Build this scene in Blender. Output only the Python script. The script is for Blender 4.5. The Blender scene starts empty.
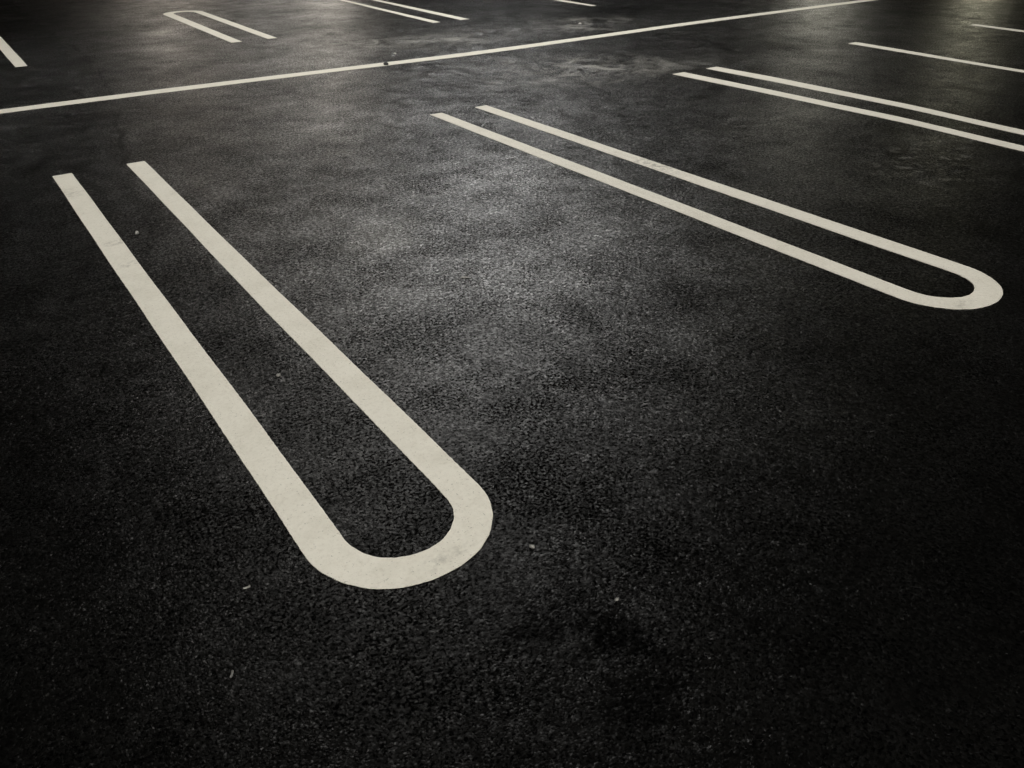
import bpy, bmesh, math, random
from mathutils import Vector, Matrix

random.seed(7)
scene = bpy.context.scene
COL = scene.collection
# World frame: +Y runs along the parking bays away from the viewer, +X along the long cross line, Z up, metres.

# ------------------------------------------------------------------ node helpers
class NT:
    def __init__(self, name):
        self.mat = bpy.data.materials.new(name)
        self.mat.use_nodes = True
        self.t = self.mat.node_tree
        self.t.nodes.clear()
        self.out = self.t.nodes.new('ShaderNodeOutputMaterial')
        self.bsdf = self.t.nodes.new('ShaderNodeBsdfPrincipled')
        self.t.links.new(self.bsdf.outputs[0], self.out.inputs[0])
        geo = self.t.nodes.new('ShaderNodeNewGeometry')
        self.pos = geo.outputs['Position']

    def set(self, sock, v):
        if hasattr(v, 'node'):
            self.t.links.new(v, sock)
        elif v is not None:
            sock.default_value = v

    def math(self, op, a, b=None, c=None, clamp=False):
        n = self.t.nodes.new('ShaderNodeMath'); n.operation = op; n.use_clamp = clamp
        for i, v in enumerate((a, b, c)):
            if v is not None: self.set(n.inputs[i], v)
        return n.outputs[0]

    def vmath(self, op, a, b=None):
        n = self.t.nodes.new('ShaderNodeVectorMath'); n.operation = op
        self.set(n.inputs[0], a)
        if b is not None: self.set(n.inputs[1], b)
        return n.outputs['Vector']

    def mapping(self, vec, loc=(0, 0, 0), rot=0.0, scale=(1, 1, 1)):
        n = self.t.nodes.new('ShaderNodeMapping'); n.vector_type = 'POINT'
        self.set(n.inputs[0], vec)
        n.inputs['Location'].default_value = loc
        n.inputs['Rotation'].default_value = (0, 0, rot)
        n.inputs['Scale'].default_value = scale
        return n.outputs[0]

    def noise(self, scale, detail=3, rough=0.5, vec=None, dist=0.0, out='Fac'):
        n = self.t.nodes.new('ShaderNodeTexNoise')
        self.set(n.inputs['Vector'], vec if vec is not None else self.pos)
        n.inputs['Scale'].default_value = scale
        n.inputs['Detail'].default_value = detail
        n.inputs['Roughness'].default_value = rough
        n.inputs['Distortion'].default_value = dist
        return n.outputs[out]

    def voronoi(self, scale, feature='F1', vec=None, out='Distance', rand=1.0):
        n = self.t.nodes.new('ShaderNodeTexVoronoi'); n.feature = feature
        self.set(n.inputs['Vector'], vec if vec is not None else self.pos)
        n.inputs['Scale'].default_value = scale
        n.inputs['Randomness'].default_value = rand
        return n.outputs[out]

    def ramp(self, v, lo, hi, a=0.0, b=1.0, smooth=True):
        n = self.t.nodes.new('ShaderNodeMapRange'); n.interpolation_type = 'SMOOTHSTEP' if smooth else 'LINEAR'
        self.set(n.inputs['Value'], v)
        n.inputs['From Min'].default_value = lo; n.inputs['From Max'].default_value = hi
        n.inputs['To Min'].default_value = a; n.inputs['To Max'].default_value = b
        return n.outputs[0]

    def mix(self, f, a, b, blend='MIX'):
        n = self.t.nodes.new('ShaderNodeMix'); n.data_type = 'RGBA'; n.blend_type = blend
        self.set(n.inputs[0], f); self.set(n.inputs[6], a); self.set(n.inputs[7], b)
        return n.outputs[2]

    def blob(self, vec, x, y, sx, sy, rot=0.0):
        """soft elliptical patch on the ground: 1 in the middle, 0 outside"""
        v = self.vmath('SUBTRACT', vec, (x, y, 0))
        v = self.mapping(v, rot=-rot)
        v = self.vmath('DIVIDE', v, (sx, sy, 1))
        v = self.vmath('MULTIPLY', v, (1, 1, 0))
        n = self.t.nodes.new('ShaderNodeVectorMath'); n.operation = 'LENGTH'
        self.set(n.inputs[0], v)
        return self.ramp(n.outputs['Value'], 1.0, 0.0)

    def bump(self, height, dist, strength=1.0, normal=None):
        n = self.t.nodes.new('ShaderNodeBump')
        n.inputs['Strength'].default_value = strength
        n.inputs['Distance'].default_value = dist
        self.set(n.inputs['Height'], height)
        if normal is not None: self.set(n.inputs['Normal'], normal)
        return n.outputs[0]

    def sum(self, *v):
        r = v[0]
        for x in v[1:]: r = self.math('ADD', r, x)
        return r

    def p(self, name, v):
        self.set(self.bsdf.inputs[name], v)


# ------------------------------------------------------------------ asphalt
def asphalt_material():
    m = NT('asphalt')
    P = m.pos
    wob = m.vmath('MULTIPLY', m.vmath('SUBTRACT', m.noise(1.6, 4, 0.6, out='Color'), (.5, .5, .5)), (1.1, 1.1, 0))
    W = m.vmath('ADD', P, wob)                                # ragged coordinates for stains
    wob2 = m.vmath('MULTIPLY', m.vmath('SUBTRACT', m.noise(4.5, 4, 0.65, out='Color'), (.5, .5, .5)), (.35, .35, 0))
    W2 = m.vmath('ADD', P, wob2)

    # aggregate: stones set in binder, voids between them
    jit = m.vmath('MULTIPLY', m.vmath('SUBTRACT', m.noise(170, 2, 0.5, out='Color'), (.5, .5, .5)), (.007, .007, 0))
    PJ = m.vmath('ADD', P, jit)
    stones = m.voronoi(135, 'F1', PJ)                         # ~8 mm stones
    stone_id = m.voronoi(135, 'F1', PJ, 'Color')
    fine = m.noise(340, 2, 0.6)
    mid = m.noise(60, 3, 0.6)
    pit_n = m.noise(105, 4, 0.66, dist=0.4)
    pit_zone = m.noise(3.0, 3, 0.6)
    pits = m.ramp(m.math('ADD', pit_n, m.math('MULTIPLY', m.math('SUBTRACT', pit_zone, 0.5), -0.30)), 0.468, 0.395)
    # rough, open patch of lost fines (ravelling) near the viewer
    ravel = m.math('MAXIMUM', m.blob(W2, .92, .93, .30, .10, math.radians(-70)),
                   m.math('MAXIMUM', m.blob(W2, .86, .74, .16, .10), m.blob(W2, .80, 1.05, .16, .08)))
    # paving seam between the older smooth mat (left) and the coarser one (right)
    sx = m.t.nodes.new('ShaderNodeSeparateXYZ'); m.set(sx.inputs[0], P)
    X, Y = sx.outputs[0], sx.outputs[1]
    seam_x = m.math('ADD', m.ramp(Y, 5.4, 9.2, 0.80, 1.36, smooth=False), m.math('MULTIPLY', m.math('SUBTRACT', m.noise(1.9, 3, .6), .5), .22))
    dseam = m.math('SUBTRACT', X, seam_x)
    right_mat = m.ramp(dseam, -0.05, 0.06)
    seam_crack = m.math('MULTIPLY', m.ramp(m.math('ABSOLUTE', m.math('SUBTRACT', dseam, 0.03)), 0.045, 0.0), m.ramp(m.noise(2.3, 2), .40, .60))
    seam_crack = m.math('MULTIPLY', seam_crack, m.ramp(Y, 5.2, 5.7))

    # pale dried puddle rims and dark damp spots
    ridge_n = m.noise(2.1, 5, 0.62, dist=1.4)
    ridge = m.ramp(m.math('ABSOLUTE', m.math('SUBTRACT', ridge_n, 0.52)), 0.05, 0.0)
    flakes = m.ramp(m.noise(2.7, 6, 0.66, dist=0.9), 0.50, 0.66)
    zoneA = m.sum(m.blob(W, 5.2, 6.35, 1.7, 1.1, math.radians(-15)), m.blob(W, 4.75, 8.7, 1.5, 1.0), m.blob(W, 6.9, 8.6, 1.3, 0.9))
    zoneB = m.sum(m.blob(W, 5.0, 2.75, .75, .75), m.math('MULTIPLY', m.blob(W, 4.75, 3.95, .75, .55), 0.9))
    zoneA = m.math('MINIMUM', zoneA, 1.0)
    far_n = m.ramp(m.noise(2.4, 6, .66, vec=m.vmath('ADD', P, (31.3, 7.7, 4.1)), dist=.9), .46, .62)
    flakes = m.math('MAXIMUM', flakes, m.math('MULTIPLY', far_n, m.math('MAXIMUM', m.blob(W, 4.75, 8.7, 1.4, .9), m.blob(W, 5.9, 5.9, .9, .5))))
    pale = m.math('MULTIPLY', zoneA, m.math('MAXIMUM', m.math('MULTIPLY', ridge, .5), flakes))
    dust = m.math('MULTIPLY', zoneB, m.ramp(m.noise(11, 4, .7), .52, .66))
    smear = m.sum(m.math('MULTIPLY', m.blob(W2, 1.62, 3.52, .25, .42, math.radians(-48)), .55),
                  m.math('MULTIPLY', m.blob(W2, 2.45, 11.2, .35, .5), .6), m.math('MULTIPLY', m.blob(W2, 2.2, 9.95, .5, .5), .5))
    pale_all = m.math('MINIMUM', m.sum(pale, m.math('MULTIPLY', dust, 1.0), smear), 1.0)
    damp = m.math('MINIMUM', m.sum(
        m.math('MULTIPLY', m.blob(W, 8.0, 9.3, 2.3, 1.0, math.radians(20)), .9),
        m.math('MULTIPLY', m.blob(W, 7.5, 6.0, 1.6, .45, math.radians(-25)), .6),
        m.math('MULTIPLY', m.blob(W, 2.4, 5.2, 1.2, .7, math.radians(40)), .35),
        m.math('MULTIPLY', m.blob(W2, 1.85, 3.25, .3, .18), .35)), 1.0)

    mott = m.noise(1.1, 5, 0.62)
    mott2 = m.noise(5.5, 4, 0.6)
    # ---- base colour
    sep = m.t.nodes.new('ShaderNodeSeparateColor'); m.set(sep.inputs[0], stone_id)
    rnd = sep.outputs[2]
    rnd2 = m.math('FRACT', m.math('MULTIPLY', sep.outputs[2], 17.31))
    val = m.ramp(rnd, 0, 1, 0.003, 0.008, smooth=False)
    val = m.math('MULTIPLY', val, m.ramp(mott, .3, .7, .75, 1.3))
    val = m.math('MULTIPLY', val, m.math('SUBTRACT', 1.0, m.math('MULTIPLY', pits, .85)))  # occlusion shade inside the pits painted into the base colour
    chip = m.math('MULTIPLY', m.ramp(rnd2, .985, .999), m.ramp(stones, .45, .2))
    val = m.math('ADD', val, m.math('MULTIPLY', chip, .05))
    val = m.math('MULTIPLY', val, m.math('SUBTRACT', 1.0, m.math('MULTIPLY', damp, .5)))
    val = m.math('MULTIPLY', m.math('MULTIPLY', val, ASPHALT_DIFF), m.math('SUBTRACT', 1.0, m.math('MULTIPLY', ravel, .5)))
    val = m.math('ADD', val, m.math('ADD', m.math('MULTIPLY', pale, .19), m.math('MULTIPLY', pale_all, .09)))
    cc = m.t.nodes.new('ShaderNodeCombineColor')
    m.set(cc.inputs[0], val); m.set(cc.inputs[1], m.math('MULTIPLY', val, .98)); m.set(cc.inputs[2], m.math('MULTIPLY', val, .90))
    # ---- gloss
    spec = m.math('MULTIPLY', m.ramp(mott2, .3, .72, .86, 1.16), m.ramp(mott, .32, .68, .80, 1.22))
    spec = m.math('MULTIPLY', spec, m.math('ADD', m.math('MULTIPLY', m.math('POWER', rnd, 1.3), 1.0), .52))
    spec = m.math('MULTIPLY', spec, m.ramp(m.noise(52, 3, .6), .32, .68, .58, 1.42))
    spec = m.math('MULTIPLY', spec, m.math('SUBTRACT', 1.0, m.math('MULTIPLY', pits, .9)))
    spec = m.math('MULTIPLY', spec, m.ramp(right_mat, 0, 1, .80, 1.0, smooth=False))
    spec = m.math('MULTIPLY', spec, m.math('SUBTRACT', 1.0, m.math('MULTIPLY', damp, .55)))
    spec = m.math('MULTIPLY', spec, m.math('SUBTRACT', 1.0, m.math('MULTIPLY', ravel, .75)))
    spec = m.math('MULTIPLY', spec, m.math('SUBTRACT', 1.0, m.math('MULTIPLY', seam_crack, .36)))
    # painted sheen: gloss raised in patches to strengthen the lamp glare there
    glare_boost = m.math('ADD', m.math('MULTIPLY', m.blob(W, 2.2, 2.95, 1.15, 1.9, math.radians(-12)), .85), m.math('MULTIPLY', m.blob(W, 3.3, 8.2, 1.3, 1.8), .38))
    glare_boost = m.math('ADD', glare_boost, m.math('MULTIPLY', m.blob(W, 2.6, 5.6, 1.1, 1.3), .5))
    spec = m.math('MULTIPLY', spec, m.math('ADD', glare_boost, 1.0))
    spec = m.math('MULTIPLY', spec, m.sum(m.math('MULTIPLY', pale_all, .25), m.math('MULTIPLY', smear, .30), 1.0))
    spec = m.math('MULTIPLY', spec, ASPHALT_SPEC)
    rough = (m.math('ADD', m.ramp(m.noise(7, 4, .6), .3, .7, ASPHALT_ROUGH - .05, ASPHALT_ROUGH + .06), m.math('MULTIPLY', pits, .15)))
    # ---- relief
    h = m.math('MULTIPLY', m.ramp(stones, 0.0, .75, 1.0, 0.0), .45)
    h = m.sum(h, m.math('MULTIPLY', rnd, .15), m.math('MULTIPLY', fine, .22), m.math('MULTIPLY', mid, .6))
    h = m.math('SUBTRACT', h, m.math('MULTIPLY', pits, .7))
    h = m.math('SUBTRACT', h, m.math('MULTIPLY', m.math('MULTIPLY', ravel, m.noise(48, 3, .6)), 2.4))
    big = m.noise(2.6, 4, .55)
    n1 = m.bump(big, 0.005, 1.0)
    # every stone shows its own flat, slightly tilted face
    tilt = m.vmath('MULTIPLY', m.vmath('SUBTRACT', stone_id, (.5, .5, .5)), (ASPHALT_TILT, ASPHALT_TILT, 0))
    sc_ = m.t.nodes.new('ShaderNodeVectorMath'); sc_.operation = 'SCALE'
    m.set(sc_.inputs[0], tilt); m.set(sc_.inputs['Scale'], m.ramp(right_mat, 0, 1, .75, 1.0, smooth=False))
    n2 = m.vmath('NORMALIZE', m.vmath('ADD', m.bump(h, ASPHALT_BUMP, 1.0, n1), sc_.outputs['Vector']))
    # bitumen film over stone: dull base under a thin rough gloss
    m.t.nodes.remove(m.bsdf)
    dif = m.t.nodes.new('ShaderNodeBsdfDiffuse'); m.set(dif.inputs['Color'], cc.outputs[0]); m.set(dif.inputs['Normal'], n2)
    glo = m.t.nodes.new('ShaderNodeBsdfGlossy'); glo.distribution = 'BECKMANN'
    glo.inputs['Color'].default_value = (1, 1, 1, 1)
    m.set(glo.inputs['Roughness'], rough); m.set(glo.inputs['Normal'], n2)
    fr = m.t.nodes.new('ShaderNodeFresnel'); fr.inputs['IOR'].default_value = 1.45; m.set(fr.inputs['Normal'], n1)
    mx = m.t.nodes.new('ShaderNodeMixShader'); m.set(mx.inputs[0], m.math('MULTIPLY', fr.outputs[0], spec, clamp=True))
    m.t.links.new(dif.outputs[0], mx.inputs[1]); m.t.links.new(glo.outputs[0], mx.inputs[2])
    m.t.links.new(mx.outputs[0], m.out.inputs[0])
    return m.mat


# ------------------------------------------------------------------ road paint
def paint_material():
    m = NT('road_paint')
    P = m.pos
    W = m.vmath('ADD', P, m.vmath('MULTIPLY', m.vmath('SUBTRACT', m.noise(9, 4, .65, out='Color'), (.5, .5, .5)), (.12, .12, 0)))
    dirt = m.ramp(m.noise(5.5, 7, .75), .40, .72)
    grime = m.ramp(m.noise(70, 5, .75), .46, .74)
    specks = m.ramp(m.noise(150, 2, .6), .66, .72)
    scuffs = m.sum(m.math('MULTIPLY', m.blob(W, .50, 4.25, .10, .07, .3), .8), m.math('MULTIPLY', m.blob(W, .50, 3.93, .09, .05), .8),
                   m.math('MULTIPLY', m.blob(W, 3.56, 3.6, .12, .35), .9), m.math('MULTIPLY', m.blob(W, .73, 1.38, .12, .04), .5),
                   m.math('MULTIPLY', m.blob(W, 3.25, 1.42, .1, .05), .6), m.math('MULTIPLY', m.blob(W, .46, 5.2, .08, .2), .5))
    scuffs = m.math('MULTIPLY', scuffs, m.ramp(m.noise(26, 4, .7), .42, .62))
    c = m.mix(m.math('MULTIPLY', dirt, .50), (.80, .772, .682, 1), (.63, .60, .51, 1))
    c = m.mix(m.math('MULTIPLY', grime, .28), c, (.42, .38, .30, 1))
    c = m.mix(m.math('MULTIPLY', specks, .55), c, (.12, .11, .09, 1))
    c = m.mix(m.math('MULTIPLY', scuffs, .60), c, (.10, .09, .075, 1))
    m.p('Base Color', c)
    m.p('Roughness', m.ramp(grime, 0, 1, .55, .75))
    m.p('Specular IOR Level', .28)
    h = m.sum(m.math('MULTIPLY', m.noise(95, 3, .62), .8), m.math('MULTIPLY', m.noise(320, 2, .6), .3))
    m.p('Normal', m.bump(h, .0035, .7, m.bump(m.noise(2.6, 4, .55), .012, 1.0)))
    return m.mat


def simple_material(name, col, rough=.6, scale=120):
    m = NT(name)
    v = m.noise(scale, 4, .6)
    lo = tuple(c * .6 for c in col) + (1,); hi = tuple(min(1, c * 1.2) for c in col) + (1,)
    m.p('Base Color', m.mix(m.ramp(v, .3, .7), lo, hi))
    m.p('Roughness', rough)
    m.p('Normal', m.bump(v, .002, .6))
    return m.mat


ASPHALT_DIFF = 0.45
ASPHALT_SPEC = 0.60
ASPHALT_ROUGH = 0.34
ASPHALT_BUMP = 0.0012
ASPHALT_TILT = 0.20
M_ASPHALT = asphalt_material()
M_PAINT = paint_material()
M_STONE = simple_material('pale_stone', (.27, .265, .245))
M_DARK = simple_material('dark_stone', (.03, .03, .028))
M_SCRAP = simple_material('white_scrap', (.52, .51, .47), .5)

# ------------------------------------------------------------------ object helpers
def link(name, mesh, mat, parent=None):
    o = bpy.data.objects.new(name, mesh)
    COL.objects.link(o)
    mesh.materials.append(mat)
    if parent is not None: o.parent = parent
    return o

def tag(o, label=None, cat=None, group=None, kind=None):
    if label: o['label'] = label
    if cat: o['category'] = cat
    if group: o['group'] = group
    if kind: o['kind'] = kind
    return o

def empty(name, loc):
    o = bpy.data.objects.new(name, None)
    o.empty_display_size = .2
    o.location = loc
    COL.objects.link(o)
    return o

PAINT_T = 0.003
def ribbon_mesh(left, right, close_start=True, close_end=True, origin=(0, 0)):
    """a coat of paint with real thickness between two edge polylines"""
    bm = bmesh.new()
    rows = []
    for (a, b) in zip(left, right):
        q = []
        for (x, y), z in ((a, 0), (a, PAINT_T), (b, PAINT_T), (b, 0)):
            q.append(bm.verts.new((x - origin[0], y - origin[1], z)))
        rows.append(q)
    for r0, r1 in zip(rows, rows[1:]):
        for k in range(3):
            bm.faces.new((r0[k], r0[k + 1], r1[k + 1], r1[k]))
    if close_start: bm.faces.new(rows[0])
    if close_end: bm.faces.new(list(reversed(rows[-1])))
    bmesh.ops.recalc_face_normals(bm, faces=bm.faces)
    # top must look up
    up = sum(f.normal.z * f.calc_area() for f in bm.faces)
    if up < 0: bmesh.ops.reverse_faces(bm, faces=bm.faces)
    me = bpy.data.meshes.new('paint'); bm.to_mesh(me); bm.free()
    return me

def lerp_pts(pts, t):
    pts = sorted(pts)
    if len(pts) == 1: return pts[0][1]
    if t <= pts[0][0]: return pts[0][1]
    for (a, va), (b, vb) in zip(pts, pts[1:]):
        if t <= b:
            k = (t - a) / (b - a); k = k * k * (3 - 2 * k) * .5 + k * .5
            return va + (vb - va) * k
    return pts[-1][1]

class Wander:
    """hand-laid wavering edge: smooth drift plus fine nibbling"""
    def __init__(self, amp=.0018):
        self.ph = [random.uniform(0, 6.28) for _ in range(4)]; self.amp = amp
    def __call__(self, t):
        return self.amp * (.6 * math.sin(t * 2.1 + self.ph[0]) + .4 * math.sin(t * 7.3 + self.ph[1])) + random.uniform(-1, 1) * self.amp * .38

def stripe(parent, e0, e1, y0, y1, origin, name='stripe', step=.008):
    """straight stripe along Y; e0/e1 are [(y, x)] control points of its two edges"""
    n = max(2, int(abs(y1 - y0) / step))
    w0, w1 = Wander(), Wander()
    L, R = [], []
    for i in range(n + 1):
        y = y0 + (y1 - y0) * i / n
        fade = min(1, i / 4, (n - i) / 4)          # the ends meet the rounded end exactly
        L.append((lerp_pts(e0, y) + w0(y) * fade, y)); R.append((lerp_pts(e1, y) + w1(y) * fade, y))
    return link(name, ribbon_mesh(L, R, origin=origin), M_PAINT, parent)

def rounded_end(parent, cy, ri0, ri1, ro0, ro1, sgn, origin, squareness=2.0):
    """half ring joining two stripes; x of the four edges: ro0 < ri0 < ri1 < ro1"""
    n = 90
    wi, wo = Wander(.0013), Wander(.0013)
    I, O = [], []
    ic, ir = (ri0 + ri1) / 2, (ri1 - ri0) / 2
    oc, orr = (ro0 + ro1) / 2, (ro1 - ro0) / 2
    for i in range(n + 1):
        a = math.pi * i / n
        fade = min(1, i / 4, (n - i) / 4)
        r1 = ir + wi(a * 3) * fade; r2 = orr + wo(a * 3) * fade
        e = 2.0 / (squareness if a > math.pi / 2 else 2.0)       # the far corner is laid a little squarer
        ca, sa = math.copysign(abs(math.cos(a)) ** e, math.cos(a)), math.sin(a) ** e
        I.append((ic - r1 * ca, cy + sgn * r1 * 1.05 * sa))
        O.append((oc - r2 * ca, cy + sgn * r2 * 1.01 * sa))
    return link('rounded_end', ribbon_mesh(I, O, origin=origin), M_PAINT, parent)

def u_line(label, edges, y_open, y_arc, group, squareness=2.0):
    """edges: four lists of (y, x) for outer-left, inner-left, inner-right, outer-right"""
    sgn = -1 if y_arc < y_open else 1
    xs = [lerp_pts(e, y_arc) for e in edges]
    o = ((xs[0] + xs[3]) / 2, y_open)
    t = empty('parking_line', (o[0], o[1], 0.0))
    tag(t, label, 'parking line', group)
    stripe(t, edges[0], edges[1], y_arc, y_open, o)
    stripe(t, edges[2], edges[3], y_arc, y_open, o)
    rounded_end(t, y_arc, xs[1], xs[2], xs[0], xs[3], sgn, o, squareness)
    return t

def single_line(label, e0, e1, y0, y1, group):
    o = ((e0[0][1] + e1[0][1]) / 2, y0)
    t = stripe(None, e0, e1, y0, y1, o, 'parking_line')
    t.location = (o[0], o[1], 0)
    return tag(t, label, 'parking line', group)

# ------------------------------------------------------------------ ground: one sheet to the horizon
bm = bmesh.new()
bmesh.ops.create_grid(bm, x_segments=40, y_segments=40, size=400)
me = bpy.data.meshes.new('ground'); bm.to_mesh(me); bm.free()
ground = link('ground', me, M_ASPHALT)
ground['kind'] = 'structure'

# ------------------------------------------------------------------ painted lines
NEAR = 'bay lines on the near side of the cross line'
FAR = 'bay lines on the far side of the cross line'
u_line('large white U-shaped parking line with rounded end in the foreground, widest in view',
       [[(1.6, .4215), (1.95, .423), (5.64, .419)], [(1.6, .533), (2.27, .536), (5.64, .531)],
        [(1.6, .848), (2.2, .850), (3.4, .845), (5.64, .855)], [(1.6, .956), (3.65, .959), (5.64, .965)]],
       5.636, 1.60, NEAR, squareness=2.14)
u_line('white U-shaped parking line right of the large one, its rounded end towards the right edge',
       [[(1.6, 3.081), (3.8, 3.080), (5.6, 3.077)], [(1.6, 3.186), (3.9, 3.190), (5.6, 3.181)],
        [(1.6, 3.515), (2.1, 3.509), (4.3, 3.495), (5.6, 3.489)], [(1.6, 3.630), (2.2, 3.625), (4.4, 3.602), (5.6, 3.595)]],
       5.604, 1.625, NEAR)
u_line('two parallel white parking stripes behind the right U-shaped line, cut off by right edge',
       [[(2.0, 5.668), (2.42, 5.694), (3.3, 5.746), (4.4, 5.712), (5.6, 5.66)], [(2.0, 5.79), (2.48, 5.818), (3.4, 5.871), (4.5, 5.848), (5.6, 5.806)],
        [(2.0, 6.060), (2.62, 6.099), (3.6, 6.156), (4.75, 6.130), (5.6, 6.10)], [(2.0, 6.178), (2.68, 6.219), (3.66, 6.288), (4.9, 6.288), (5.62, 6.242)]],
       5.607, 1.62, NEAR)
single_line('single white parking stripe behind the double stripes at the right edge',
            [(3.0, 8.210), (3.716, 8.246), (5.653, 8.347)], [(3.0, 8.305), (3.77, 8.352), (5.67, 8.488)], 5.66, 1.4, NEAR)
single_line('short thin white stripe in the top right corner, farthest right of all',
            [(3.0, 10.48), (4.9, 10.583), (5.58, 10.632)], [(3.0, 10.59), (4.97, 10.712), (5.57, 10.745)], 5.575, 1.4, NEAR)
u_line('white stripe cut off by left edge of the photo, beyond the long cross line',
       [[(9.8, .29)], [(9.8, .40)], [(9.82, .713), (11.1, .711)], [(9.84, .821), (12.2, .828)]],
       9.835, 12.95, FAR)
u_line('small white U-shaped parking line at upper left, its rounded end pointing away',
       [[(9.92, 2.939), (12.7, 2.945)], [(9.97, 3.062), (12.9, 3.082)],
        [(9.95, 3.369), (12.9, 3.376)], [(9.98, 3.482), (13.0, 3.496)]],
       9.956, 12.93, FAR)
u_line('two parallel white stripes cut off by top edge, beyond the long cross line',
       [[(9.86, 5.545), (12.95, 5.618)], [(9.86, 5.656), (12.9, 5.69)],
        [(9.87, 5.964), (12.6, 6.018)], [(9.89, 6.098), (12.6, 6.11)]],
       9.87, 13.0, FAR)
single_line('single thin white stripe at top edge, right of the double stripes, beyond cross line',
            [(9.89, 8.207), (10.85, 8.205)], [(9.9, 8.300), (10.75, 8.316)], 9.893, 14.2, FAR)

# the long cross line along X
lo = [(-6, 7.70), (.35, 7.694), (1.25, 7.703), (3.24, 7.641), (4.8, 7.571), (5.6, 7.601), (8.19, 7.716), (11.05, 7.746), (14, 7.74)]
hi = [(-6, 7.845), (.365, 7.845), (1.29, 7.858), (3.31, 7.792), (4.9, 7.735), (5.72, 7.763), (8.35, 7.872), (11.25, 7.894), (14, 7.885)]
X0, X1 = -5.0, 15.0
n = 640
w0, w1 = Wander(.003), Wander(.003)
def smooth(pts, x, r=.6):
    return sum(lerp_pts(pts, x + r * k) for k in (-1, -.5, 0, .5, 1)) / 5
L = []; R = []
for i in range(n + 1):
    x = X0 + (X1 - X0) * i / n
    a, b = smooth(lo, x), smooth(hi, x)
    L.append((x, b + w1(x))); R.append((x, a + w0(x)))
cl = link('dividing_line', ribbon_mesh(L, R, origin=(3.3, 7.7)), M_PAINT)
cl.location = (3.3, 7.7, 0)
tag(cl, 'long white dividing line running diagonally across the lot between the two rows', 'dividing line')

# ------------------------------------------------------------------ grit and scraps lying on the asphalt
def pebble_mesh(sx, sy, sz, seed):
    rng = random.Random(seed)
    bm = bmesh.new()
    bmesh.ops.create_icosphere(bm, subdivisions=2, radius=1)
    dirs = [(Vector((rng.uniform(-1, 1), rng.uniform(-1, 1), rng.uniform(-1, 1))).normalized(), rng.uniform(.55, .85)) for _ in range(9)]
    for v in bm.verts:
        for d, k in dirs:                                    # chip flat facets off the lump
            q = v.co.dot(d)
            if q > k: v.co -= d * (q - k)
        v.co = Vector((v.co.x * sx, v.co.y * sy, max(v.co.z, -.55) * sz))
    zmin = min(v.co.z for v in bm.verts)
    for v in bm.verts: v.co.z -= zmin
    me = bpy.data.meshes.new('pebble'); bm.to_mesh(me); bm.free()
    return me

def scrap_mesh(l, w, seed):
    """little torn, slightly curled scrap"""
    rng = random.Random(seed)
    bm = bmesh.new()
    nx, ny = 6, 3
    g = [[bm.verts.new(((i / nx - .5) * l + rng.uniform(-.06, .06) * w, (j / ny - .5) * w * (1 + rng.uniform(-.15, .15)),
                        .0012 + .004 * ((i / nx - .5) ** 2) * 2 + .0006 * (j / ny))) for j in range(ny + 1)] for i in range(nx + 1)]
    for i in range(nx):
        for j in range(ny):
            bm.faces.new((g[i][j], g[i + 1][j], g[i + 1][j + 1], g[i][j + 1]))
    geom = bmesh.ops.solidify(bm, geom=bm.faces[:], thickness=-.0008)
    bmesh.ops.recalc_face_normals(bm, faces=bm.faces)
    me = bpy.data.meshes.new('scrap'); bm.to_mesh(me); bm.free()
    return me

def lay(o, x, y, rz, label, cat, group=None, z=0.0):
    o.location = (x, y, z); o.rotation_euler = (0, 0, rz)
    return tag(o, label, cat, group)

GRIT = 'loose grit lying on the asphalt'
pebbles = [
    (.616, 4.308, .012, .011, .012, .4, 'pale pebble lying between the two stripes of the large U near its open end', M_STONE),
    (.700, 2.527, .009, .009, .007, 1.1, 'small grey pebble inside the large U midway along its stripes', M_STONE),
    (.933, 1.283, .010, .007, .006, -.6, 'light pebble just outside the rounded end of the large U, on its right', M_STONE),
    (.995, 1.011, .007, .005, .005, .2, 'dull pebble on bare asphalt below and right of the large U', M_STONE),
    (1.698, 2.860, .022, .012, .006, -.5, 'flat pale stone chip on the bright asphalt between the two near U lines', M_STONE),
    (3.736, 7.652, .024, .035, .020, .3, 'dark stone sitting on the lower edge of the long dividing line', M_DARK),
    (4.098, 8.148, .016, .022, .010, .2, 'white stone just beyond the long dividing line, right of the dark stone', M_SCRAP),
    (6.974, 8.617, .020, .030, .012, .9, 'white stone beyond the dividing line, below the single stripe at top edge', M_SCRAP),
]
for i, (x, y, sx_, sy_, sz_, rz, lab, mat) in enumerate(pebbles):
    o = link('pebble', pebble_mesh(sx_, sy_, sz_, 31 + i), mat)
    lay(o, x, y, rz, lab, 'pebble', GRIT)
lay(link('paper_scrap', scrap_mesh(.017, .0055, 3), M_SCRAP), .258, 1.578, math.radians(-2), 'tiny white paper strip on dark asphalt left of the rounded end of the large U', 'scrap', 'scraps of litter')
lay(link('paper_scrap', scrap_mesh(.02, .005, 4), M_STONE), .142, 1.339, math.radians(60), 'thin dull scrap standing out near the bottom edge, left of centre', 'scrap', 'scraps of litter')
lay(link('paper_scrap', scrap_mesh(.06, .05, 5), M_SCRAP), 5.08, 8.526, math.radians(-20), 'white scrap beyond the dividing line, under the two stripes at top edge', 'scrap', 'scraps of litter')

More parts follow.
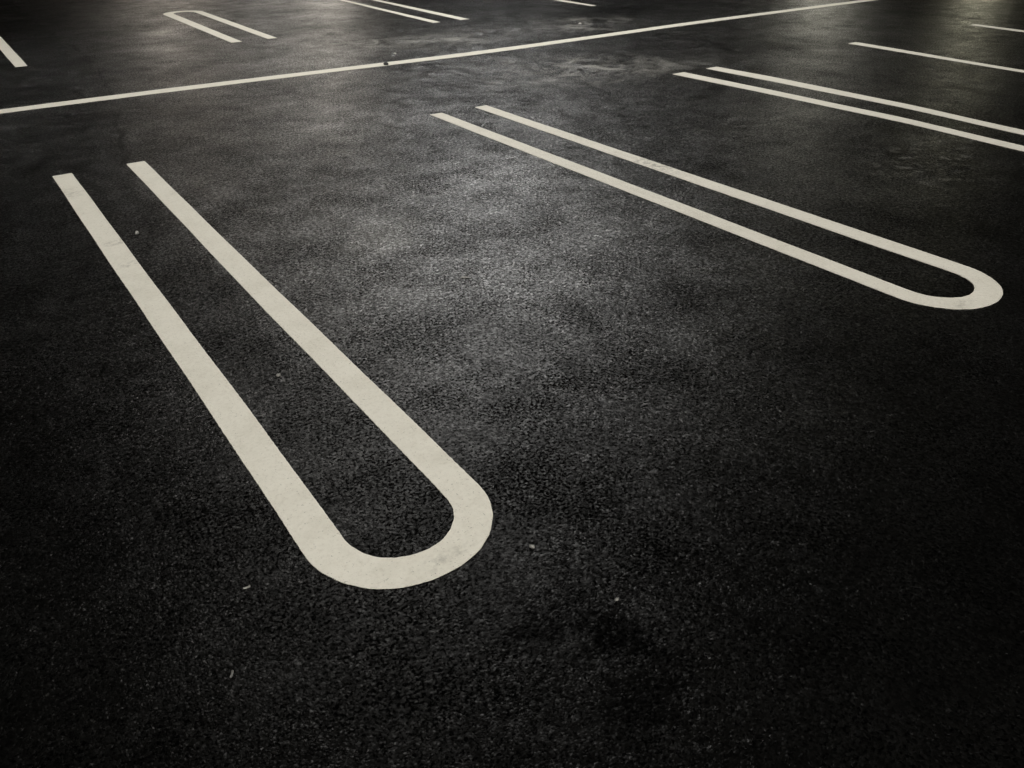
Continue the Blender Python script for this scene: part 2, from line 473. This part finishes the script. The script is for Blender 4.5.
# ------------------------------------------------------------------ light: night sky, the lot's lamps beyond the frame, added fill spots
world = bpy.data.worlds.new('World'); scene.world = world; world.use_nodes = True
wt = world.node_tree
bg = wt.nodes['Background']
sky = wt.nodes.new('ShaderNodeTexSky'); sky.sky_type = 'NISHITA'; sky.sun_disc = False
sky.sun_elevation = math.radians(-4); sky.sun_rotation = math.radians(200)
hs = wt.nodes.new('ShaderNodeHueSaturation'); hs.inputs['Saturation'].default_value = .25
wt.links.new(sky.outputs[0], hs.inputs['Color'])
tint = wt.nodes.new('ShaderNodeMix'); tint.data_type = 'RGBA'; tint.blend_type = 'MULTIPLY'; tint.inputs[0].default_value = 1
wt.links.new(hs.outputs[0], tint.inputs[6]); tint.inputs[7].default_value = (1, .95, .80, 1)     # town glow
wt.links.new(tint.outputs[2], bg.inputs[0]); bg.inputs[1].default_value = .8

def lamp(az, dist, h, power, color, radius=.12, name='unseen_light'):
    d = bpy.data.lights.new(name, 'POINT'); d.energy = power; d.color = color; d.shadow_soft_size = radius
    o = bpy.data.objects.new(name, d); COL.objects.link(o)
    a = math.radians(az); o.location = (dist * math.sin(a), dist * math.cos(a), h)
    return o
def far_fill_spot(az, dist, h, aim, cone, power, color):  # added unseen spot overhead, brightens the far painted lines without glare
    d = bpy.data.lights.new('unseen_light', 'SPOT'); d.energy = power; d.color = color; d.shadow_soft_size = .15
    d.spot_size = math.radians(cone); d.spot_blend = 1
    o = bpy.data.objects.new('unseen_light', d); COL.objects.link(o)
    a = math.radians(az); o.location = (dist * math.sin(a), dist * math.cos(a), h)
    o.rotation_euler = (Vector((aim[0], aim[1], 0)) - o.location).to_track_quat('-Z', 'Y').to_euler()
    return o
lamp(33, 26.0, 13.0, 2600, (1, .99, .965))
lamp(19.5, 28.0, 6.0, 190, (1, .93, .83))
lamp(13.5, 40.0, 8.0, 420, (1, .88, .74))
lamp(23, 34.0, 4.8, 285, (1, .915, .79))
lamp(54, 36.0, 5.6, 265, (1, .96, .79))
lamp(62.5, 45.0, 3.9, 215, (1, .95, .68))
lamp(205, 14.0, 14.0, 16500, (1, .97, .91))
far_fill_spot(42, 13.0, 9.0, (7.5, 8), 90, 1350, (1, .975, .92))
far_fill_spot(20, 13.0, 9.0, (3.5, 9), 90, 1300, (1, .97, .91))

# ------------------------------------------------------------------ camera (solved from the painted lines)
cd = bpy.data.cameras.new('camera'); cam = bpy.data.objects.new('camera', cd); COL.objects.link(cam)
F, YAW, PIT, ROL = 800.893, 0.59786882, 0.556591, -0.01093852
fw = Vector((math.sin(YAW) * math.cos(PIT), math.cos(YAW) * math.cos(PIT), -math.sin(PIT)))
r0 = Vector((math.cos(YAW), -math.sin(YAW), 0)); u0 = r0.cross(fw)
r = r0 * math.cos(ROL) + u0 * math.sin(ROL); u = -r0 * math.sin(ROL) + u0 * math.cos(ROL)
mw = Matrix(((r.x, u.x, -fw.x, 0), (r.y, u.y, -fw.y, 0), (r.z, u.z, -fw.z, 1.5), (0, 0, 0, 1)))
cam.matrix_world = mw
cd.sensor_fit = 'HORIZONTAL'; cd.sensor_width = 36; cd.lens = 36 * F / 1024
cd.clip_start = .05; cd.clip_end = 2000
scene.camera = cam
scene.view_settings.view_transform = 'Standard'; scene.view_settings.look = 'None'
scene.cycles.use_light_tree = False
scene.cycles.max_bounces = 3
scene.view_settings.exposure = 0; scene.view_settings.gamma = 1
